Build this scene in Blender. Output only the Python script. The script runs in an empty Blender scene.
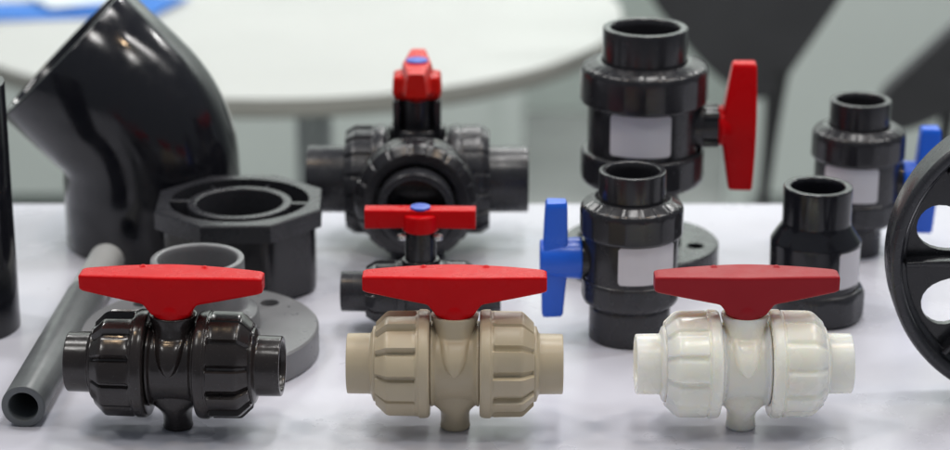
import bpy, bmesh, math, random
from mathutils import Vector, Matrix
random.seed(7)
C = bpy.context.scene.collection
rad = math.radians
PI = math.pi

# ------------------------------------------------------------------ camera geometry
F = 2300.0; CX, CY = 475.0, 225.0; PITCH = rad(18.7); H = 0.548      # table top is z = 0
def ray(px, py):
    a = (px-CX)/F; b = -(py-CY)/F
    d = Vector((a, math.cos(PITCH)+b*math.sin(PITCH), -math.sin(PITCH)+b*math.cos(PITCH)))
    return d
def at_y(px, py, Y):
    d = ray(px, py); k = Y/d.y
    return Vector((d.x*k, Y, H+d.z*k))
def X(px, Y, z=0.04):            # world x of a picture column at distance Y, height z
    depth = Y*math.cos(PITCH)+(H-z)*math.sin(PITCH)
    return (px-CX)/F*depth

# ------------------------------------------------------------------ mesh helpers
def fillet(pts, r, n=3, closed=True):
    out = []; N = len(pts)
    for i, p in enumerate(pts):
        rr = r[i] if isinstance(r, (list, tuple)) else r
        if (not closed and i in (0, N-1)) or rr <= 0:
            out.append(tuple(p)); continue
        p = Vector(p); a = Vector(pts[i-1]); b = Vector(pts[(i+1) % N])
        u = a-p; v = b-p; lu, lv = u.length, v.length
        if lu < 1e-9 or lv < 1e-9: continue
        t = min(rr, lu*.48, lv*.48); u = u/lu*t; v = v/lv*t
        for k in range(n+1):
            s = k/n
            q = p + u*(1-s)**2 + v*s**2
            out.append(tuple(q))
    return out
def subdiv(pts, step, closed=True):
    out = []; N = len(pts)
    for i in range(N if closed else N-1):
        a = Vector(pts[i]); b = Vector(pts[(i+1) % N]); out.append(tuple(a))
        m = int((b-a).length/step)
        for k in range(1, m+1):
            if k/(m+1) < 1: out.append(tuple(a.lerp(b, k/(m+1))))
    if not closed: out.append(tuple(pts[-1]))
    return out
RX = Matrix.Rotation(PI/2, 4, 'Y')         # local z -> world x
I4 = Matrix.Identity(4)
def T(x, y, z): return Matrix.Translation((x, y, z))

class MB:
    def __init__(s): s.bm = bmesh.new()
    def grid(s, rings, close_u=True, close_v=False, cap=True):
        bm = s.bm; V = [[bm.verts.new(p) for p in r] for r in rings]
        n = len(V[0]); m = len(V)
        for i in range(m if close_v else m-1):
            A, B = V[i], V[(i+1) % m]
            for j in range(n if close_u else n-1):
                k = (j+1) % n
                try: bm.faces.new((A[j], A[k], B[k], B[j]))
                except ValueError: pass
        if cap and not close_v:
            for r in (V[0], V[-1]):
                try: bm.faces.new(r)
                except ValueError: pass
        return s
    def lathe(s, prof, seg=64, M=I4, rf=None, closed=True, a0=0.0):
        rings = []
        for (r, z) in prof:
            ring = []
            for j in range(seg):
                th = a0+2*PI*j/seg
                R = r if rf is None else rf(r, z, th)
                ring.append(M @ Vector((R*math.cos(th), R*math.sin(th), z)))
            rings.append(ring)
        return s.grid(rings, True, closed, cap=not closed)
    def cyl(s, r, z0, z1, M=I4, seg=40, b=0.001, r1=None):
        r1 = r if r1 is None else r1
        p = fillet([(1e-5, z0), (r, z0), (r1, z1), (1e-5, z1)], b, 3, closed=False)
        return s.lathe(p, seg, M, closed=False)
    def tube(s, ro, ri, z0, z1, M=I4, seg=64, b=0.0008):
        return s.lathe(fillet([(ro, z0), (ro, z1), (ri, z1), (ri, z0)], b), seg, M)
    def prism(s, poly, z0, z1, M=I4):
        return s.grid([[M @ Vector((x, y, z0)) for x, y in poly], [M @ Vector((x, y, z1)) for x, y in poly]])
    def rbox(s, cx, cy, cz, sx, sy, sz, r=0.002, M=I4):
        poly = fillet([(-sx/2, -sy/2), (sx/2, -sy/2), (sx/2, sy/2), (-sx/2, sy/2)], r, 4)
        K = M @ T(cx, cy, cz)
        rings = []
        for k in range(5):
            a = k/4*PI/2; f = 1-r*(1-math.sin(a))/(sx/2); g = 1-r*(1-math.sin(a))/(sy/2); z = -sz/2+r*(1-math.cos(a))
            rings.append([K @ Vector((x*f, y*g, z)) for x, y in poly])
        for k in range(5):
            a = (4-k)/4*PI/2; f = 1-r*(1-math.sin(a))/(sx/2); g = 1-r*(1-math.sin(a))/(sy/2); z = sz/2-r*(1-math.cos(a))
            rings.append([K @ Vector((x*f, y*g, z)) for x, y in poly])
        return s.grid(rings)
    def build(s, name, mat, parent=None, xf=None, angle=38, smooth=True):
        bm = s.bm
        if xf is not None: bmesh.ops.transform(bm, matrix=xf, verts=bm.verts)
        bmesh.ops.remove_doubles(bm, verts=bm.verts, dist=2e-6)
        bmesh.ops.dissolve_degenerate(bm, edges=bm.edges, dist=1e-7)
        bmesh.ops.recalc_face_normals(bm, faces=bm.faces)
        me = bpy.data.meshes.new(name); bm.to_mesh(me); bm.free()
        if smooth:
            me.polygons.foreach_set('use_smooth', [True]*len(me.polygons))
            me.set_sharp_from_angle(angle=rad(angle))
        me.materials.append(mat)
        o = bpy.data.objects.new(name, me); C.objects.link(o)
        if parent: o.parent = parent
        return o

def tag(o, label=None, cat=None, group=None, kind=None):
    if label: o['label'] = label
    if cat: o['category'] = cat
    if group: o['group'] = group
    if kind: o['kind'] = kind
    return o
def thing(name, label, cat, loc=(0, 0, 0), rz=0, group=None):
    o = bpy.data.objects.new(name, None); C.objects.link(o)
    o.empty_display_size = 0.02
    o.location = loc; o.rotation_euler = (0, 0, rz)
    return tag(o, label, cat, group)

# ------------------------------------------------------------------ materials
def lin(c): return tuple(((v/255+.055)/1.055)**2.4 if v > 10 else v/255/12.92 for v in c)
def mat(name, col, rough=.35, var=.06, bump=.02, bscale=400, spec=.5, metal=0, sss=0, coat=0, rvar=.08, dust=0, nscale=35, sssr=None):
    m = bpy.data.materials.new(name); m.use_nodes = True
    nt = m.node_tree; N = nt.nodes; L = nt.links; bs = N['Principled BSDF']
    tc = N.new('ShaderNodeTexCoord')
    n1 = N.new('ShaderNodeTexNoise'); n1.inputs['Scale'].default_value = nscale; n1.inputs['Detail'].default_value = 5
    L.new(tc.outputs['Object'], n1.inputs['Vector'])
    mr = N.new('ShaderNodeMapRange'); mr.interpolation_type = 'SMOOTHSTEP'; mr.inputs['From Min'].default_value = .2; mr.inputs['From Max'].default_value = .8
    mr.inputs['To Min'].default_value = 1-var; mr.inputs['To Max'].default_value = 1+var
    L.new(n1.outputs['Fac'], mr.inputs['Value'])
    mx = N.new('ShaderNodeVectorMath'); mx.operation = 'SCALE'; mx.inputs[0].default_value = col[:3]
    L.new(mr.outputs[0], mx.inputs['Scale'])
    colout = mx.outputs[0]
    rm = N.new('ShaderNodeMapRange'); rm.interpolation_type = 'SMOOTHSTEP'; rm.inputs['From Min'].default_value = .2; rm.inputs['From Max'].default_value = .8
    rm.inputs['To Min'].default_value = max(.02, rough-rvar); rm.inputs['To Max'].default_value = rough+rvar
    n2 = N.new('ShaderNodeTexNoise'); n2.inputs['Scale'].default_value = nscale*2.3; n2.inputs['Detail'].default_value = 6
    L.new(tc.outputs['Object'], n2.inputs['Vector']); L.new(n2.outputs['Fac'], rm.inputs['Value'])
    L.new(rm.outputs[0], bs.inputs['Roughness'])
    if dust > 0:
        n3 = N.new('ShaderNodeTexNoise'); n3.inputs['Scale'].default_value = 900; n3.inputs['Detail'].default_value = 2
        L.new(tc.outputs['Object'], n3.inputs['Vector'])
        cr = N.new('ShaderNodeMapRange'); cr.inputs['From Min'].default_value = .66; cr.inputs['From Max'].default_value = .78
        cr.inputs['To Min'].default_value = 0; cr.inputs['To Max'].default_value = dust
        L.new(n3.outputs['Fac'], cr.inputs['Value'])
        mix = N.new('ShaderNodeMix'); mix.data_type = 'RGBA'
        mix.inputs['B'].default_value = (.35, .34, .33, 1)
        L.new(cr.outputs[0], mix.inputs['Factor']); L.new(colout, mix.inputs['A']); colout = mix.outputs['Result']
    L.new(colout, bs.inputs['Base Color'])
    if bump > 0:
        nb = N.new('ShaderNodeTexNoise'); nb.inputs['Scale'].default_value = bscale; nb.inputs['Detail'].default_value = 3
        L.new(tc.outputs['Object'], nb.inputs['Vector'])
        bp = N.new('ShaderNodeBump'); bp.inputs['Strength'].default_value = bump; bp.inputs['Distance'].default_value = .001
        L.new(nb.outputs['Fac'], bp.inputs['Height']); L.new(bp.outputs[0], bs.inputs['Normal'])
    bs.inputs['Specular IOR Level'].default_value = spec
    bs.inputs['Metallic'].default_value = metal
    if sss:
        bs.inputs['Subsurface Weight'].default_value = sss
        bs.inputs['Subsurface Radius'].default_value = sssr or (.012, .010, .007)
        bs.inputs['Subsurface Scale'].default_value = 1.0
    if coat:
        bs.inputs['Coat Weight'].default_value = coat; bs.inputs['Coat Roughness'].default_value = .12
    return m
M_black   = mat('glossy_black_pvc', (.020, .016, .0155), .21, dust=.12, bump=.10, bscale=220, spec=.55)
M_black2  = mat('dark_charcoal_pvc', (.018, .018, .0215), .23, dust=.10, bump=.10, bscale=180)
M_dgrey   = mat('dark_grey_pvc', (.025, .026, .031), .28, dust=.08, bump=.08, bscale=200)
M_elbow   = mat('polished_black_pvc', (.009, .0095, .013), .15, dust=.04, bump=.05, bscale=40)
M_grey    = mat('mid_grey_pvc', (.17, .175, .185), .33, bump=.05)
M_lgrey   = mat('light_grey_pvc', (.40, .41, .41), .36, bump=.05)
M_pipe    = mat('grey_pipe_pvc', (.115, .125, .13), .36, bump=.05)
M_beige   = mat('beige_pp', (.49, .42, .295), .36, var=.04, bump=.06, sss=.15, sssr=(.003, .002, .001))
M_white   = mat('ivory_pvdf', (.965, .905, .80), .25, var=.02, bump=.05, sss=1.0, sssr=(.009, .0075, .0055))
M_red     = mat('red_plastic', (.56, .003, .006), .30, spec=.10, var=.05, bump=.05)
M_dred    = mat('dark_red_plastic', (.33, .014, .021), .36, spec=.14, var=.05, bump=.06)
M_ored    = mat('orange_red_plastic', (.60, .010, .006), .3, spec=.18, var=.05, bump=.05)
M_blue    = mat('blue_plastic', (.010, .12, .72), .33, var=.05, bump=.05)
M_bcap    = mat('blue_cap_plastic', (.04, .10, .52), .4, bump=0)
M_label   = mat('blank_label_paper', (.62, .61, .65), .5, var=.03, bump=.03)
M_steel   = mat('screw_steel', (.55, .55, .55), .25, metal=1, bump=0)
M_wtable  = mat('white_laminate', (.45, .465, .45), .35, var=.02, bump=0, nscale=3)
M_edge    = mat('table_edge_band', (.36, .36, .33), .5, var=.03, bump=0, nscale=3)
M_leg     = mat('grey_metal_leg', (.42, .44, .45), .4, var=.04, bump=0, metal=.2, nscale=4)
M_wall    = mat('pale_grey_green_wall', (.60, .66, .635), .7, var=.04, bump=0, nscale=1.3)
M_panel   = mat('pale_grey_partition', (.60, .655, .63), .6, var=.04, bump=0, nscale=1.1)
M_floor   = mat('grey_carpet', (.25, .265, .26), .9, var=.12, bump=.3, bscale=200, nscale=6, spec=.2)
M_chair   = mat('charcoal_upholstery', (.046, .048, .053), .7, var=.15, bump=.2, nscale=9)
M_chairf  = mat('dark_chair_metal', (.035, .035, .038), .4, bump=0)
M_broch   = mat('blue_brochure_paper', (.01, .14, .50), .35, var=.25, bump=0, nscale=14)
M_broch2  = mat('white_brochure_paper', (.62, .68, .72), .35, var=.15, bump=0, nscale=14)

def table_material():
    m = mat('white_glossy_table_film', (.57, .58, .655), .30, var=.07, bump=0, nscale=9, rvar=.05, spec=.5)
    nt = m.node_tree; N = nt.nodes; L = nt.links; bs = N['Principled BSDF']
    tc = N.new('ShaderNodeTexCoord')
    mp = N.new('ShaderNodeMapping'); mp.inputs['Scale'].default_value = (1, .55, 1); mp.inputs['Rotation'].default_value = (0, 0, .5)
    L.new(tc.outputs['Object'], mp.inputs['Vector'])
    a = N.new('ShaderNodeTexNoise'); a.inputs['Scale'].default_value = 16; a.inputs['Detail'].default_value = 1; a.inputs['Distortion'].default_value = 0
    b = N.new('ShaderNodeTexNoise'); b.inputs['Scale'].default_value = 700; b.inputs['Detail'].default_value = 2
    L.new(mp.outputs[0], a.inputs['Vector']); L.new(tc.outputs['Object'], b.inputs['Vector'])
    b1 = N.new('ShaderNodeBump'); b1.inputs['Strength'].default_value = .2; b1.inputs['Distance'].default_value = .0012
    b2 = N.new('ShaderNodeBump'); b2.inputs['Strength'].default_value = .03; b2.inputs['Distance'].default_value = .0004
    L.new(a.outputs['Fac'], b1.inputs['Height']); L.new(b.outputs['Fac'], b2.inputs['Height'])
    L.new(b1.outputs[0], b2.inputs['Normal']); L.new(b2.outputs[0], bs.inputs['Normal'])
    return m
M_top = table_material()

# ------------------------------------------------------------------ valve pieces (valve frame: flow axis x, stem +z)
def smooth(a, b, x):
    t = max(0.0, min(1.0, (x-a)/(b-a))); return t*t*(3-2*t)
def nut_rf(n, depth, z0, z1, r_min, tilt=.5, duty=.80, phase=0.0):
    """ribbed grip: n raised pads, each sloping up to a sharp ridge"""
    def f(r, z, th):
        if r < r_min: return r
        u = ((th+phase)*n/(2*PI)) % 1.0
        p = smooth(0, .05, u)*(1-smooth(duty, duty+.05, u))
        pad = p*(1-tilt+tilt*(1-u/duty if u < duty else 0))
        w = smooth(z0, z0+.0018, z)*(1-smooth(z1-.0018, z1, z))
        return r-depth*(1-pad)*w
    return f
def nut(rn, w, ri, mtl, parent, xf, side, x_in, n=12, depth=.0028, chamf=.008, drop=.007, ring=.007, phase=0, tilt=.5, duty=.8, edge=.0014, gap=True):
    """nut whose inner face is at x = side*x_in and whose outer face is at side*(x_in+w)"""
    prof = [(ri, 0), (rn*.97, 0), (rn, ring*.35), (rn, ring)]
    if gap: prof += [(rn-.0008, ring+.0004), (rn-.0008, ring+.0016)]
    prof += [(rn, ring+.002), (rn-.0002, w-chamf), (rn-drop*.92, w-.0006), (rn-drop, w), (ri, w)]
    prof = subdiv(fillet(prof, edge, 2), .0022)
    K = xf @ (T(x_in, 0, 0) @ RX if side > 0 else T(-x_in, 0, 0) @ Matrix.Rotation(-PI/2, 4, 'Y'))
    mb = MB(); mb.lathe(prof, n*14, K, nut_rf(n, depth, ring+.001, w+.004, rn-drop-.0015, tilt, duty, phase))
    return mb.build('union_nut', mtl, parent)
def stub(ro, ri, x0, x1, mtl, parent, xf, side, collar=None):
    K = xf @ (RX if side > 0 else Matrix.Rotation(-PI/2, 4, 'Y'))
    prof = [(ro, x0)]
    if collar: prof = [(collar[0], x0), (collar[0], collar[1]), (ro, collar[1]+.0015)]
    prof += [(ro-.0002, x1), (ri+.0008, x1), (ri, x1-.003), (ri, x0)]
    mb = MB(); mb.lathe(fillet(prof, .0009, 3), 72, K)
    return mb.build('pipe_socket', mtl, parent)

def t_handle(Lh, ztop, th_end, z_slope, z_hub, w_end, w_mid, hub_r, mtl, parent, xf, hub_x=.30, arch=.0015, notches=True, cap=None, name='handle'):
    """T bar along x: flat top, underside sloping from thin tips to the hub"""
    mb = MB(); st = []
    NS = 48
    for i in range(NS+1):
        u = -1+2*i/NS
        x = u*Lh/2; a = abs(u)
        top = ztop + arch*(1-a*a)
        s = (a-hub_x)/(1-hub_x)
        if s >= 0: bot = (ztop-th_end)*s + z_slope*(1-s)
        else: bot = z_slope - (z_slope-(z_hub+.0045))*smooth(0, .13, -s*(1-hub_x))
        w = w_end + (w_mid-w_end)*(1-a**1.5)
        w2 = w*.90
        r = .0016
        poly = fillet([(-w/2, top), (w/2, top), (w2/2, bot), (-w2/2, bot)], [r, r, .0024, .0024], 4)
        k = 1.0
        if a > .985: k = .9
        cz = (top+bot)/2
        st.append([Vector((x, y*k, cz+(z-cz)*k)) for y, z in poly])
    mb.grid(st)
    mb.lathe(fillet([(1e-5, z_hub), (hub_r*.90, z_hub), (hub_r, z_hub+.006), (hub_r, z_slope-.003), (hub_r*.75, z_slope+.008), (1e-5, z_slope+.009)], .0015, 3, closed=False), 48, I4, closed=False)
    if notches:
        for sx in (-.17, .17):
            mb.rbox(sx*Lh, w_mid*.30, ztop+arch*.8, .0032, .0030, .0022, .0008)
    h = mb.build(name, mtl, parent, xf)
    rm = h.modifiers.new('Remesh', 'REMESH'); rm.mode = 'VOXEL'; rm.voxel_size = .0005; rm.use_smooth_shade = True
    sm = h.modifiers.new('Smooth', 'SMOOTH'); sm.factor = .5; sm.iterations = 3
    if cap:
        c = MB(); c.cyl(cap, ztop+arch-.0005, ztop+arch+.0012, seg=40, b=.0006)
        c.build('cap', M_bcap, h, xf)
    return h

def tongue(mb, top_z, w_top, b_top, R, M, z_end=.001):
    """neck under the handle that runs down over the barrel as a rounded tongue, front and back"""
    st = []
    def sp(v, e): return math.copysign(abs(v)**e, v)
    for k in range(34):
        s = k/33; z = top_z+(z_end-top_z)*s
        w = w_top*(1-.34*smooth(0, .5, s))*math.sqrt(max(0.0, 1-max(0, (s-.42)/.58)**2.3))+.0002
        zz = max(0, z); by = math.sqrt(max(0, R*R-zz*zz)) if zz < R else 0
        q = smooth(.15, .45, s)
        b = max(b_top*(1+.35*s), by+.0056*(1-.45*s))
        e = 1-.45*q
        st.append([M @ Vector((w*sp(math.cos(t), e), b*sp(math.sin(t), e), z)) for t in [2*PI*j/56 for j in range(56)]])
    mb.grid(st)
def foot(mb, M, R):
    st = []
    for k in range(20):
        s = k/19; z = -.014-.026*s
        w = .0084+.0165*(1-smooth(0, .72, s))**1.7+.0008*smooth(.85, 1, s)
        d = .0090+.0072*(1-smooth(.30, .95, s))
        if k == 19: w -= .0008; d -= .0008
        st.append([M @ Vector((w*math.cos(t), d*math.sin(t), z)) for t in [2*PI*j/48 for j in range(48)]])
    mb.grid(st)
def vnut(rn, z0, z1, ri, mtl, parent, up=True, n=18, name='union_nut'):
    """upright union nut: faceted side, sloping shoulder whose rim is notched"""
    w = z1-z0
    prof = [(ri, 0), (rn-.0016, 0), (rn, .0014), (rn, w-.0075), (rn-.0012, w-.0045), (rn-.0045, w-.0024), (ri+.0035, w-.0002), (ri, w)]
    prof = subdiv(fillet(prof, .0010, 2), .0016)
    def rf(r, z, th):
        if r < ri+.004: return r
        u = (th*n/(2*PI)) % 1.0
        facet = min(1.0, math.cos(PI/n)/math.cos((u-.5)*2*PI/n)+.0022)*.6+.4
        side = 1-smooth(w-.008, w-.0055, z)
        q = r*(1-side)+r*side*facet
        g = smooth(w-.0080, w-.0055, z)*(smooth(.78, .84, u)-smooth(.94, 1.0, u))*smooth(rn-.009, rn-.005, r)
        return q-.0005*g
    K = T(0, 0, z0) if up else T(0, 0, z1) @ Matrix.Rotation(PI, 4, 'X')
    mb = MB(); mb.lathe(prof, n*12, K, rf)
    return mb.build(name, mtl, parent)

def front_valve(name, label, px, yaw, mb_, mh_, group, nph=0, soft=0):
    Y = 1.248
    t = thing(name, label, 'valve', (X(px, Y, .04), Y, 0), yaw, group)
    A = T(0, 0, .040)
    R = .0222
    b = MB()
    b.lathe(fillet([(.016, -.0143), (.0250, -.0143), (.0250, -.0128), (R, -.0110), (R, .0110), (.0250, .0128), (.0250, .0143), (.016, .0143)], .0012, 3), 80, A @ RX)
    tongue(b, .0315, .0138, .0125, R, A)
    foot(b, A, R)
    b.cyl(.0105, .030, .036, A, 36, .0005)
    body = b.build('valve_body', mb_, t)
    rm = body.modifiers.new('Remesh', 'REMESH'); rm.mode = 'VOXEL'; rm.voxel_size = .00045; rm.use_smooth_shade = True
    sm = body.modifiers.new('Smooth', 'SMOOTH'); sm.factor = .5; sm.iterations = 2
    sc = MB(); sc.cyl(.0012, -.0135, -.0128, A @ T(0, .0010, .0262) @ Matrix.Rotation(PI/2, 4, 'X') @ T(0, 0, .0262), 12, .0002)
    sc.build('screw', M_dgrey, body)
    for s in (-1, 1):
        nut(.0318, .0315, .0225, mb_, t, A, s, .0145, n=12, depth=.0040 if not soft else .0017, chamf=.0066, drop=.0066, ring=.0062, phase=nph+s*.1, edge=.0014 if not soft else .0024)
        stub(.0178, .0138, .018, .0630, mb_, t, A, s, collar=(.0222, .0475))
    t_handle(.1065, .0562, .0098, .0402, .0286, .0140, .0250, .0122, mh_, t, A, hub_x=.31)
    return t

G1 = 'front row of union ball valves with T handles'
front_valve('ball_valve', 'black plastic union ball valve with bright red handle in front row', 175.5, rad(-3.5), M_black, M_red, G1, .15)
front_valve('ball_valve', 'beige plastic union ball valve with bright red handle, middle of front row', 455, rad(-.5), M_beige, M_red, G1, .0)
front_valve('ball_valve', 'translucent ivory white union ball valve with dull dark red handle', 743, rad(.5), M_white, M_dred, G1, .1, 1)

# ------------------------------------------------------------------ small valve behind the beige one
def small_valve():
    Y = 1.406
    t = thing('ball_valve', 'small dark grey ball valve with red bar handle behind beige valve', 'valve', (X(421, Y, .026), Y, 0), rad(-1))
    A = T(0, 0, .0262)
    b = MB()
    b.lathe(fillet([(.010, -.022), (.0165, -.022), (.0165, .022), (.010, .022)], .001), 64, A @ RX)
    b.cyl(.0102, .008, .043, A, 40, .0008)
    b.cyl(.0125, .010, .0235, A, 40, .0015)
    b.rbox(0, 0, -.0195, .022, .018, .0134, .002, A)
    b.build('valve_body', M_black2, t)
    for s in (-1, 1):
        nut(.0212, .026, .0135, M_dgrey, t, A, s, .0095, n=10, depth=.0018, chamf=.006, drop=.004, ring=.005)
        stub(.0133, .0098, .012, .052, M_dgrey, t, A, s)
    h = MB()
    st = []
    for i in range(33):
        u = -1+2*i/32; a = abs(u)
        w = .0125-.001*a; top = .0575; bot = .0455-.0008*a
        poly = fillet([(-w/2, top), (w/2, top), (w/2*.93, bot), (-w/2*.93, bot)], .0012, 3)
        st.append([Vector((u*.0357, y, z)) for y, z in poly])
    h.grid(st)
    h.cyl(.0120, .0425, .0545, I4, 48, .002)
    hh = h.build('handle', M_red, t, A)
    c = MB(); c.cyl(.0066, .0570, .0588, A, 36, .0006); c.build('cap', M_bcap, hh)
    for s in (-1, 1):
        w = MB(); w.cyl(.0032, -.002, .0012, A @ T(s*.0115, -.0075, .0405), 20, .0004); w.build('screw', M_steel, t)
small_valve()

# ------------------------------------------------------------------ big three way valve
def three_way():
    Y = 1.584
    t = thing('three_way_valve', 'large charcoal three way ball valve, open port facing front, red handle', 'valve', (X(418, Y, .047), Y, 0))
    A = T(0, 0, .047)
    b = MB()
    b.lathe(fillet([(.02, -.036), (.033, -.036), (.033, .036), (.02, .036)], .0015), 72, A @ RX)
    FY = A @ Matrix.Rotation(PI/2, 4, 'X')                       # local z -> -y (towards the front)
    b.lathe(fillet([(.02, 0), (.034, 0), (.034, .045), (.02, .045)], .0015), 72, FY)
    b.cyl(.0150, .02, .074, A, 44, .001)
    b.cyl(.0205, .02, .041, A, 44, .003)
    b.rbox(0, 0, -.038, .04, .04, .018, .003, A)
    for s in (-1, 1):
        b.rbox(s*.0145, -.006, .048, .005, .020, .030, .0015, A)
    b.build('valve_body', M_black2, t)
    for s in (-1, 1):
        nut(.0395, .030, .025, M_dgrey, t, A, s, .0215, n=16, depth=.0020, chamf=.006, drop=.004, ring=.009, duty=.78)
        stub(.0242, .0195, .028, .0795, M_dgrey, t, A, s, collar=None)
    N2 = A @ Matrix.Rotation(-PI/2, 4, 'Z')                      # x -> -y
    nut(.0435, .027, .029, M_black2, t, N2, 1, .033, n=18, depth=.0011, chamf=.007, drop=.006, ring=.010, duty=.78, phase=.2)
    stub(.0270, .0215, .036, .0735, M_dgrey, t, N2, 1)
    HZ = A @ Matrix.Rotation(PI/2, 4, 'Z')
    h = MB(); st = []
    for i in range(41):
        u = -1+2*i/40; a = abs(u)
        w = .014+.011*(1-a); top = .0875; bot = .0705 - .004*(1-a)
        poly = fillet([(-w/2*.8, top), (w/2*.8, top), (w/2*1.1, bot), (-w/2*1.1, bot)], .002, 3)
        st.append([Vector((u*.036, y, z)) for y, z in poly])
    h.grid(st)
    def lob(r, z, th): return r*(1+.10*math.cos(6*th)) if r > .01 else r
    h.lathe(fillet([(1e-5, .062), (.0165, .062), (.0178, .067), (.0170, .0785), (.010, .0800), (1e-5, .0800)], .0015, 3, closed=False), 72, I4, lob, closed=False)
    hh = h.build('handle', M_ored, t, HZ)
    c = MB(); c.cyl(.0078, .0870, .0890, A, 36, .0006); c.build('cap', M_bcap, hh)
three_way()

# ------------------------------------------------------------------ label wrapped round a vertical barrel
def wrap_label(R, a0, a1, z0, z1, parent, thick=.00035):
    n = 28; rings = []
    poly = fillet([(a0*R, z0), (a1*R, z0), (a1*R, z1), (a0*R, z1)], .0018, 4)
    mb = MB(); outer = []; inner = []
    cols = [a0+(a1-a0)*k/n for k in range(n+1)]
    def P(a, z, r): return Vector((r*math.sin(a), -r*math.cos(a), z))
    e = .0015
    st = []
    for k, a in enumerate(cols):
        d = min(a-a0, a1-a)*R; q = e-math.sqrt(max(0, e*e-max(0, e-d)**2))
        st.append([P(a, z0+q, R+thick), P(a, z1-q, R+thick), P(a, z1-q, R-.0004), P(a, z0+q, R-.0004)])
    mb.grid(st)
    return mb.build('label_sticker', M_label, parent)

VX = Matrix.Rotation(-PI/2, 4, 'Y')       # x axis -> z (up); z (stem) -> -x
def vertical_nut(rn, z0, z1, ri, mtl, parent, up=True, **k):
    A = T(0, 0, (z0 if up else z1)) @ VX
    return nut(rn, z1-z0, ri, mtl, parent, A, 1 if up else -1, 0, **k)

# ------------------------------------------------------------------ blue handled upright valves
def blue_valve(px, Y, side, label, la, lz, s=1.0, base_r=.0262, mtl=M_black2):
    t = thing('ball_valve', label, 'valve', (X(px, Y, .06), Y, 0), 0, 'upright union valves with blue wing handles')
    b = MB()
    b.lathe(fillet([(.018, .030), (.0302, .030), (.0302, .075), (.018, .075)], .001), 80)
    K = T(0, 0, .0535) @ Matrix.Rotation(side*PI/2, 4, 'Y')      # z -> +-x
    b.cyl(.0125, .022, .036, K, 44, .001)
    b.cyl(.0085, .030, .042, K, 40, .001)
    for a in (-.9, .9):
        b.rbox(.0105*math.sin(a), -.0105*math.cos(a)*1, .034, .003, .003, .012, .0008, K)
    b.build('valve_body', mtl, t)
    vnut(.0332, .0705, .0950, .0216, mtl, t, True, n=18)
    vnut(.0315, .0215, .0425, .021, M_dgrey, t, False, n=18)
    p = MB(); p.lathe(fillet([(.0214, .075), (.0214, .1128), (.0172, .1128), (.0165, .109), (.0165, .075)], .0010, 3), 80); p.build('pipe_socket', mtl, t)
    q = MB(); q.lathe(fillet([(base_r-.003, .03), (base_r, .022), (base_r, 0), (.018, 0), (.018, .03)], .0012, 3), 80); q.build('pipe_socket', M_dgrey, t)
    wrap_label(.0302, la[0], la[1], lz[0], lz[1], t)
    # wing handle: blade parallel to the flow axis, round hub
    h = MB(); st = []
    NS = 40
    for i in range(NS+1):
        u = -1+2*i/NS; a = abs(u)
        x = u*.0385
        th = .0135+.0028*(1-a)**.8
        outz = .0565 - .0015*a*a + (.002 if u < 0 else 0)*a
        w = .020-.006*a
        poly = fillet([(-w/2, outz), (w/2, outz), (w/2*.85, outz-th), (-w/2*.85, outz-th)], .0016, 3)
        kk = 1 if a < .98 else .88
        st.append([Vector((x, y*kk, outz-th/2+(z-outz+th/2)*kk)) for y, z in poly])
    h.grid(st)
    h.cyl(.0138, .0315, .0585, I4, 48, .0015, r1=.0120)
    # bar along vertical: handle x -> world z, handle z -> side x
    K2 = T(0, 0, .0535) @ Matrix.Rotation(side*PI/2, 4, 'Y')
    h.build('handle', M_blue, t, K2)
    return t
blue_valve(631, 1.395, -1, 'upright charcoal union valve with blue handle on its left, beside red-handled beige valve', (rad(-19), rad(58)), (.0452, .0700))
blue_valve(857, 1.562, 1, 'upright charcoal union valve with blue handle on its right, behind black wheel', (rad(-56), rad(20)), (.0452, .0700), base_r=.0195)

# ------------------------------------------------------------------ big upright valve on a flange
def big_valve():
    Y = 1.531
    t = thing('ball_valve', 'tallest upright black valve with red side handle, standing on round flange', 'valve', (X(643, Y, .10), Y, 0), rad(-3))
    b = MB()
    b.lathe(fillet([(.020, .075), (.0385, .075), (.0385, .130), (.020, .130)], .001), 88)
    K = T(0, 0, .1035) @ Matrix.Rotation(PI/2, 4, 'Y')
    b.cyl(.0170, .028, .041, K, 48, .001)
    b.cyl(.0130, .035, .052, K, 48, .001)
    for a in range(4):
        b.rbox(.0145*math.cos(a*PI/2+.8), .0145*math.sin(a*PI/2+.8), .045, .004, .004, .014, .001, K)
    b.build('valve_body', M_black2, t)
    vnut(.0440, .1205, .1500, .0295, M_black2, t, True, n=20)
    vnut(.0430, .0600, .0870, .0260, M_black2, t, False, n=20)
    p = MB(); p.lathe(fillet([(.0291, .125), (.0291, .1728), (.0240, .1728), (.0228, .1690), (.0228, .125)], .0012, 3), 88); p.build('pipe_socket', M_black2, t)
    wrap_label(.0385, rad(-36), rad(28), .0905, .1192, t)
    f = MB()
    # flange disc with real bolt holes
    holes = [(.0395*math.cos(rad(a)), .0395*math.sin(rad(a)), .0062) for a in (-15, 75, 165, 255)]
    plate(f, .0550, .022, holes, 0, .0185)
    f.lathe(fillet([(.022, .0185), (.029, .0185), (.026, .030), (.026, .066), (.022, .066)], .0012, 3), 72)
    f.build('flange', M_dgrey, t)
    t_handle(.0905, .0765-.0001, .0165, .0545, .0500, .0130, .0240, .0140, M_red, t, K, hub_x=.25, arch=.0010, notches=False)

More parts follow.
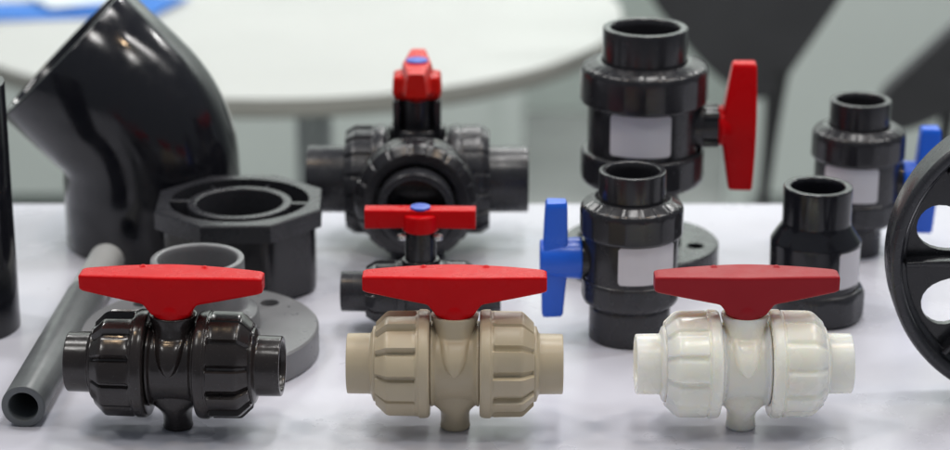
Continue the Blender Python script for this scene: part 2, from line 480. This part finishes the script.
def plate(mb, R, ri, holes, z0, z1):
    """round plate with a centre bore and round bolt holes (triangulated fill with the holes left open)"""
    bm = mb.bm
    import mathutils
    loops = [[(R*math.cos(2*PI*k/96), R*math.sin(2*PI*k/96)) for k in range(96)]]
    loops.append([(ri*math.cos(2*PI*k/64), ri*math.sin(2*PI*k/64)) for k in range(64)])
    for hx, hy, hr in holes:
        loops.append([(hx+hr*math.cos(2*PI*k/32), hy+hr*math.sin(2*PI*k/32)) for k in range(32)])
    tris = mathutils.geometry.tessellate_polygon([[Vector((x, y, 0)) for x, y in lp] for lp in loops])
    flat = [p for lp in loops for p in lp]
    bev = .0012
    for zz in (z0, z1):
        vs = []
        for li, lp in enumerate(loops):
            for x, y in lp:
                k = (1-bev/R) if li == 0 else 1
                vs.append(bm.verts.new((x*k, y*k, zz)))
        for a, b, c in tris:
            try: bm.faces.new((vs[a], vs[b], vs[c]))
            except ValueError: pass
    for li, lp in enumerate(loops):
        pts = lp
        if li == 0:
            rings = [[Vector((x*(1-bev/R), y*(1-bev/R), z0)) for x, y in pts], [Vector((x, y, z0+bev)) for x, y in pts], [Vector((x, y, z1-bev)) for x, y in pts], [Vector((x*(1-bev/R), y*(1-bev/R), z1)) for x, y in pts]]
        else:
            rings = [[Vector((x, y, z0)) for x, y in pts], [Vector((x, y, z1)) for x, y in pts]]
        mb.grid(rings, cap=False)
big_valve()

# ------------------------------------------------------------------ glossy coupling at the right
def coupling():
    Y = 1.432
    t = thing('pipe_union', 'glossy black upright pipe union with grey octagonal base nut, behind ivory valve', 'pipe fitting', (X(815, Y, .045), Y, 0))
    b = MB()
    b.lathe(fillet([(.018, .015), (.0292, .015), (.0298, .054), (.0235, .0635), (.0226, .066), (.0225, .0905), (.0178, .0905), (.0170, .0870), (.0170, .015)], .0012, 3), 96)
    b.build('union_body', M_elbow, t)
    def oct_(r, z, th):
        u = ((th+.2) % (PI/4))-PI/8
        return min(r, .0303/math.cos(u)) if r > .027 else r
    n = MB(); n.lathe(subdiv(fillet([(.018, 0), (.0285, 0), (.0310, .003), (.0315, .018), (.0290, .0225), (.018, .0225)], .0014, 3), .003), 128, T(.0025, 0, 0), oct_)
    n.build('union_nut', M_dgrey, t)
    wrap_label(.0296, rad(24), rad(66), .0275, .0520, t)
coupling()

# ------------------------------------------------------------------ elbow
def elbow():
    Y = 1.590; R = .0636; ri = .0570
    t = thing('pipe_elbow', 'large glossy black elbow pipe with its mouth tilted up to left', 'pipe fitting', (X(152, Y, .05), Y, 0), rad(0))
    rho = R+.0012; z0 = .0545; A = rad(45)
    def frame(s):       # s = arc length along the axis
        if s <= z0: return Vector((0, 0, s)), 0.0
        La = rho*A
        if s <= z0+La:
            a = (s-z0)/rho
            return Vector((-rho+rho*math.cos(a), 0, z0+rho*math.sin(a))), a
        e = s-z0-La
        return Vector((-rho+rho*math.cos(A)-e*math.sin(A), 0, z0+rho*math.sin(A)+e*math.cos(A))), A
    LT = z0+rho*A+.0570
    def ring(s, r, n=96):
        c, a = frame(s)
        u = Vector((math.cos(a), 0, math.sin(a))); v = Vector((0, 1, 0))
        return [c+u*r*math.cos(2*PI*k/n)+v*r*math.sin(2*PI*k/n) for k in range(n)]
    S = []
    S.append((0, R-.001)); S.append((.0012, R)); S.append((z0-.006, R)); S.append((z0, R-.0004))
    for k in range(1, 24): S.append((z0+rho*A*k/24, R-.0004))
    e0 = z0+rho*A
    S += [(e0, R-.0004), (e0+.006, R-.0002), (LT-.0016, R-.0002), (LT-.0004, R-.0012), (LT, R-.0022)]
    I = [(LT, ri+.0016), (LT-.003, ri), (e0, ri-.001)] + [(e0-rho*A*k/16, ri-.002) for k in range(1, 16)] + [(z0, ri-.002), (0, ri)]
    mb = MB(); mb.grid([ring(s, r) for s, r in S]+[ring(s, r) for s, r in I], True, True)
    mb.build('elbow_body', M_elbow, t, angle=50)
elbow()

# ------------------------------------------------------------------ octagonal collar fitting
def octagon():
    Y = 1.494
    t = thing('octagonal_flange', 'dark octagonal plastic flange fitting with slotted top ring, behind grey flange', 'pipe fitting', (X(240, Y, .05), Y, 0))
    off = rad(-65)
    a0s = [off+k*PI/4 for k in range(8)]
    # octagonal plate with a round opening
    n = 128; Rc = .0606
    def oc(th, rc):
        u = ((th-off) % (PI/4))-PI/8
        return rc*math.cos(PI/8)/math.cos(u)
    zt = .0605; rings = []
    for (k, z, inner) in [(1, zt-.0125, 0), (1, zt-.001, 0), (.985, zt, 0), (0, zt, 1), (0, zt-.0125, 1)]:
        ring = []
        for j in range(n):
            th = off+2*PI*j/n
            r = .0475 if inner else oc(th, Rc)*k
            ring.append(Vector((r*math.cos(th), r*math.sin(th), z)))
        rings.append(ring)
    mb = MB(); mb.grid(rings, True, True); mb.build('octagonal_rim', M_dgrey, t, angle=25)
    i = MB(); i.lathe(fillet([(.0295, .012), (.0352, .012), (.0358, zt-.0015), (.0295, zt-.0015)], .0012, 3), 80); i.build('inner_ring', M_dgrey, t)
    for a in (176, 356, 70, 250, 120, 300):
        w = MB(); w.rbox(.0415, 0, .040, .0145, .0046 if a in (176, 356) else .0026, .0385 if a in (176, 356) else .034, .0006, Matrix.Rotation(rad(a), 4, 'Z'))
        w.build('rib_web', M_dgrey, t)
    def facet(r, z, th):
        u = ((th-off) % (PI/4))-PI/8
        return min(r, .0512/math.cos(u)) if r > .049 else r
    b = MB(); b.lathe(fillet([(.0475, .002), (.0540, .002), (.0540, .0478), (.0475, .0478)], .0012, 3), 128, I4, facet)
    b.cyl(.0475, 0, .013, b=.001)
    b.build('collar_body', M_black2, t)
octagon()

# ------------------------------------------------------------------ grey flange
def grey_flange():
    Y = 1.363
    t = thing('pipe_flange', 'flat mid grey round flange with raised hub, behind the black ball valve', 'pipe fitting', (X(200, Y, .02), Y, 0), rad(0))
    holes = [(.0585*math.cos(rad(a)), .0585*math.sin(rad(a)), .0062) for a in (46, 136, 226, 316)]
    f = MB(); plate(f, .0753, .0255, holes, 0, .0188)
    for a in (20, 33, 60, 72): 
        f.cyl(.0008, .0185, .0193, T(.064*math.cos(rad(a)), .064*math.sin(rad(a)), 0), 10, .0002)
    f.build('flange_disc', M_grey, t)
    h = MB(); h.lathe(fillet([(.0255, .0188), (.0385, .0188), (.0375, .030), (.0305, .033), (.0295, .035), (.0295, .0650), (.0252, .0650), (.0245, .062), (.0245, .0188)], .0014, 3), 96)
    h.build('hub', M_grey, t)
grey_flange()

# ------------------------------------------------------------------ grey pipe lying on the table
def grey_pipe():
    r = .0130
    p0 = Vector((X(23, 1.247, r), 1.247, r)); p1 = Vector((X(107, 1.505, r), 1.505, r))
    d = p1-p0; ang = math.atan2(-d.x, d.y); Lp = d.length
    t = thing('grey_pipe', 'grey plastic pipe lying lengthwise on the table with lighter far end', 'pipe', (p0.x, p0.y, 0), ang)
    K = T(0, 0, r) @ Matrix.Rotation(-PI/2, 4, 'X')               # z -> +y
    b = MB(); b.tube(r, .0088, 0, Lp-.075, K); b.build('pipe_tube', M_pipe, t)
    c = MB(); c.tube(r-.0006, .0088, Lp-.075+.0002, Lp, T(0, 0, -.0002) @ K); c.build('pipe_end', M_lgrey, t)
grey_pipe()

# ------------------------------------------------------------------ upright black pipe at the left border
p = MB(); p.lathe(fillet([(.035, 0), (.035, .166), (.0305, .166), (.0305, 0)], .001, 3), 80)
o = p.build('black_pipe', M_elbow); o.location = (X(20, 1.41, .0)-.035, 1.41, 0)
tag(o, 'tall plain black pipe standing upright at the left border', 'pipe')

# ------------------------------------------------------------------ big spoked wheel at the right border
def wheel():
    Y = 1.288; R = .0913
    t = thing('spoked_wheel', 'large black spoked plastic wheel standing on edge at the right border', 'wheel', (X(1042, Y, .09), Y, 0), rad(-3))
    A = T(0, 0, R) @ Matrix.Rotation(PI/2, 4, 'X')                # local z -> -y
    r_ = MB(); r_.lathe(fillet([(R, -.016), (R, .009), (R-.002, .012), (R-.0060, .012), (R-.0080, .009), (R-.0080, .002), (R-.0115, .001), (R-.0115, -.016)], .0014, 3), 160, A)
    r_.build('rim', M_dgrey, t)
    h = MB(); h.lathe(fillet([(.017, -.019), (.028, -.019), (.027, .016), (.017, .016)], .0015, 3), 80, A); h.build('hub', M_black2, t)
    # web plate with oval openings between the spokes
    N = 8
    def hole(j, k, n=28):
        a = j*2*PI/N+rad(186.5)+PI/N; c = Vector((.0545*math.cos(a), .0545*math.sin(a)))
        th = 2*PI*k/n
        u = Vector((math.cos(a), math.sin(a))); v = Vector((-u.y, u.x))
        return c+u*.0225*math.cos(th)+v*(.0128+.0055*math.cos(th))*math.sin(th)
    import mathutils
    loops = [[(Vector(((R-.010)*math.cos(2*PI*k/128), (R-.010)*math.sin(2*PI*k/128)))) for k in range(128)],
             [Vector((.0265*math.cos(2*PI*k/64), .0265*math.sin(2*PI*k/64))) for k in range(64)]]
    for j in range(N): loops.append([hole(j, k) for k in range(28)])
    tris = mathutils.geometry.tessellate_polygon([[Vector((q.x, q.y, 0)) for q in lp] for lp in loops])
    w = MB()
    for zz in (-.008, -.003):
        vs = [w.bm.verts.new(A @ Vector((q.x, q.y, zz))) for lp in loops for q in lp]
        for a, b, c in tris:
            try: w.bm.faces.new((vs[a], vs[b], vs[c]))
            except ValueError: pass
    for lp in loops: w.grid([[A @ Vector((q.x, q.y, zz)) for q in lp] for zz in (-.008, -.003)], cap=False)
    w.build('web_plate', M_black2, t)
    for j in range(N):
        a = j*2*PI/N+rad(182)
        s = MB(); s.rbox(.0535, 0, .0015, .056, .0036, .015, .0012, A @ Matrix.Rotation(a, 4, 'Z')); s.build('spoke', M_black2, t)
wheel()

# ------------------------------------------------------------------ display table
def display_table():
    TY = 1.672
    t = thing('display_table', 'white glossy display counter that all the valves stand on', 'table', (0, 1.1, -.93))
    b = MB(); b.rbox(0, (TY+.55)/2-1.1, .93-.02, 2.4, TY-.55, .04, .003); b.build('table_top', M_top, t)
    c = MB(); c.rbox(0, (TY+.55)/2-1.1, .445, 2.3, TY-.55-.1, .889, .003); c.build('cabinet_base', M_wtable, t)
display_table()

# ------------------------------------------------------------------ background
FZ = -.93
fl = MB(); fl.rbox(0, 3, FZ-.05, 16, 14, .1, .002); o = fl.build('floor', M_floor); tag(o, kind='structure')
wl = MB(); wl.rbox(0, 5.25, FZ+1.75, 16, .1, 3.5, .004); o = wl.build('back_wall', M_wall)
tag(o, 'pale grey green wall behind the round table and chairs', 'wall')
def panel(x0, x1, Y, lab, hgt=2.6):
    t = thing('partition_panel', lab, 'partition', ((x0+x1)/2, Y, FZ), 0, 'free standing partitions')
    w = x1-x0
    a = MB(); a.rbox(0, 0, hgt/2+.02, w-.04, .03, hgt-.04, .003); a.build('panel_board', M_panel, t)
    for s in (-1, 1):
        q = MB(); q.rbox(s*(w/2), 0, hgt/2, .045, .05, hgt, .004); q.build('post', M_panel, t)
panel(-2.6, X(512, 4.45, -.5), 4.45, 'wide pale partition standing behind the white round table')
panel(X(745, 4.45, -.5), 2.6, 4.45, 'pale partition standing behind the two dark chairs')

def round_table():
    Y = 3.15
    zt = at_y(300, 10, Y).z
    t = thing('round_table', 'white round table out of focus, blue leaflets lying on it', 'table', (X(290, Y, zt), Y, FZ))
    z = zt-FZ; R = .465
    a = MB(); a.lathe(fillet([(1e-5, z-.003), (R-.001, z-.003), (R-.001, z), (1e-5, z)], .001, 3, closed=False), 128, closed=False); a.build('table_top', M_wtable, t)
    e = MB(); e.lathe(fillet([(R-.03, z-.026), (R-.004, z-.026), (R, z-.022), (R, z-.0035), (R-.03, z-.0035)], .001, 3), 128); e.build('edge_band', M_edge, t)
    l = MB(); l.cyl(.026, .02, z-.028, T(.03, 0, 0), 40, .002); l.build('column', M_leg, t)
    f = MB(); f.lathe(fillet([(1e-5, 0), (.24, 0), (.24, .01), (.03, .022), (1e-5, .022)], .003, 3, closed=False), 80, T(.03, 0, 0), closed=False); f.build('foot_plate', M_leg, t)
    return zt
zt = round_table()
def leaflet(name, px, py, w, d, rz, m, label, dz=0, cat='leaflet'):
    g = ray(px, py); k = (zt-H)/g.z
    b = MB(); b.rbox(0, 0, .0015, w, d, .003, .0006); o = b.build(name, m)
    o.location = (g.x*k, g.y*k, zt+.0005+dz); o.rotation_euler = (0, 0, rz)
    tag(o, label, cat, 'leaflets on the round table')
leaflet('leaflet', 45, 12, .15, .10, .15, M_broch, 'bright blue leaflet nearest the left border on the white table')
leaflet('leaflet', 130, 8, .12, .13, -.35, M_broch, 'blue leaflet with a slanting edge right of the elbow mouth', .0035)
leaflet('leaflet', 80, 3, .12, .10, .5, M_broch2, 'pale leaflet lying on top of the blue leaflets', .0075)

def chair(px, Y, rz, back_pts, label):
    """side/visitor chair: tapered backrest on a narrow post, padded seat, four legs"""
    t = thing('chair', label, 'chair', (X(px, Y, -.5), Y, FZ), rz, 'dark chairs behind the display table')
    pts = fillet(back_pts, .03, 5)
    rings = []
    for (k, y) in [(.96, .012), (1, .004), (1, -.012), (.96, -.022)]:
        cx = sum(p[0] for p in pts)/len(pts); cz = sum(p[1] for p in pts)/len(pts)
        rings.append([Vector((cx+(x-cx)*k, y+.10*(z-.6)+.20+.25*(x-cx)**2*-1, cz+(z-cz)*k)) for x, z in pts])
    b = MB(); b.grid(rings); b.build('backrest', M_chair, t)
    p = MB(); st = []
    for k in range(9):
        s = k/8; z = .40+.30*s; w = .0065+.010*s**3
        y = .185+.10*(z-.6)+.03*(1-s)
        st.append([Vector((.02*s+w*math.cos(a), y+.011*math.sin(a), z)) for a in [2*PI*j/20 for j in range(20)]])
    p.grid(st); p.build('back_post', M_chairf, t)
    s_ = MB(); s_.rbox(0, -.02, .415, .44, .42, .05, .02); s_.build('seat', M_chair, t)
    for sx in (-1, 1):
        for sy in (-1, 1):
            l = MB(); st = []
            for k in range(2):
                z = .392*(1-k); o_ = .03*k
                st.append([Vector((sx*(.17+o_)+.011*math.cos(a), sy*(.16+o_)-.02+.011*math.sin(a), z)) for a in [2*PI*j/16 for j in range(16)]])
            l.grid(st); l.build('leg', M_chairf, t)
# backrest outline in chair space (x across, z height above the floor)
chair(778, 2.75, rad(2), [(-.022, .655), (-.080, .705), (-.150, .79), (-.215, .93), (.175, .93), (.100, .79), (.038, .695), (.015, .66)], 'charcoal chair with tapered backrest, right of the tallest valve')
chair(945, 2.80, rad(-4), [(-.085, .595), (-.082, .650), (-.030, .70), (.030, .76), (.25, .87), (.29, .74), (.10, .665), (-.04, .60)], 'charcoal chair partly cut by the right border, behind the wheel')

# ------------------------------------------------------------------ light
def area(name, loc, size, power, col=(1, 1, 1), target=None, sy=None):
    l = bpy.data.lights.new(name, 'AREA'); l.energy = power; l.color = col; l.size = size
    if sy: l.shape = 'RECTANGLE'; l.size_y = sy
    o = bpy.data.objects.new(name, l); C.objects.link(o); o.location = loc
    d = Vector(target or (loc[0], loc[1], 0))-Vector(loc)
    o.rotation_euler = d.to_track_quat('-Z', 'Y').to_euler()
    return o
for (x, y) in [(-1.2, .75), (0.15, .65), (1.3, .8)]:
    area('hall_lamp', (x, y, 2.1),   .30, 6.2, (1, .98, .95), (x*.3, 1.4, 0))
for (x, y) in [(-1.1, 1.75), (.25, 1.85), (1.4, 1.75)]:
    area('hall_lamp', (x, y, 2.1), .20, 13.2, (1, .98, .96), (x*.3, 1.4, 0), sy=.9)
for (x, y) in [(-1.6, 3.9), (0.3, 4.0), (2.0, 3.9)]:
    area('hall_lamp', (x, y, 2.3), .6, 66, (1, .99, .97), (x, 5.1, .2))
for (x, y) in [(-.6, 1.2), (.8, 1.25)]:
    area('spot_lamp', (x, y, 1.9), .05, 2.4, (1, .72, .45), (x*.5, 1.4, 0))

w = bpy.data.worlds.new('World'); bpy.context.scene.world = w; w.use_nodes = True
w.node_tree.nodes['Background'].inputs[0].default_value = (.82, .90, 1, 1)
w.node_tree.nodes['Background'].inputs[1].default_value = .19

# ------------------------------------------------------------------ camera and render settings
cd = bpy.data.cameras.new('Camera'); cam = bpy.data.objects.new('Camera', cd); C.objects.link(cam)
cd.sensor_width = 36; cd.lens = F/950*36; cd.clip_start = .02; cd.clip_end = 60
cam.location = (0, 0, H); cam.rotation_euler = (PI/2-PITCH, 0, 0)
cd.dof.use_dof = True; cd.dof.focus_distance = 1.335; cd.dof.aperture_fstop = 5.5; cd.dof.aperture_blades = 9
sc = bpy.context.scene; sc.camera = cam
sc.render.engine = 'CYCLES'
sc.cycles.use_denoising = True
sc.cycles.max_bounces = 8
sc.view_settings.view_transform = 'Standard'; sc.view_settings.look = 'None'
sc.view_settings.exposure = 0; sc.view_settings.gamma = 1
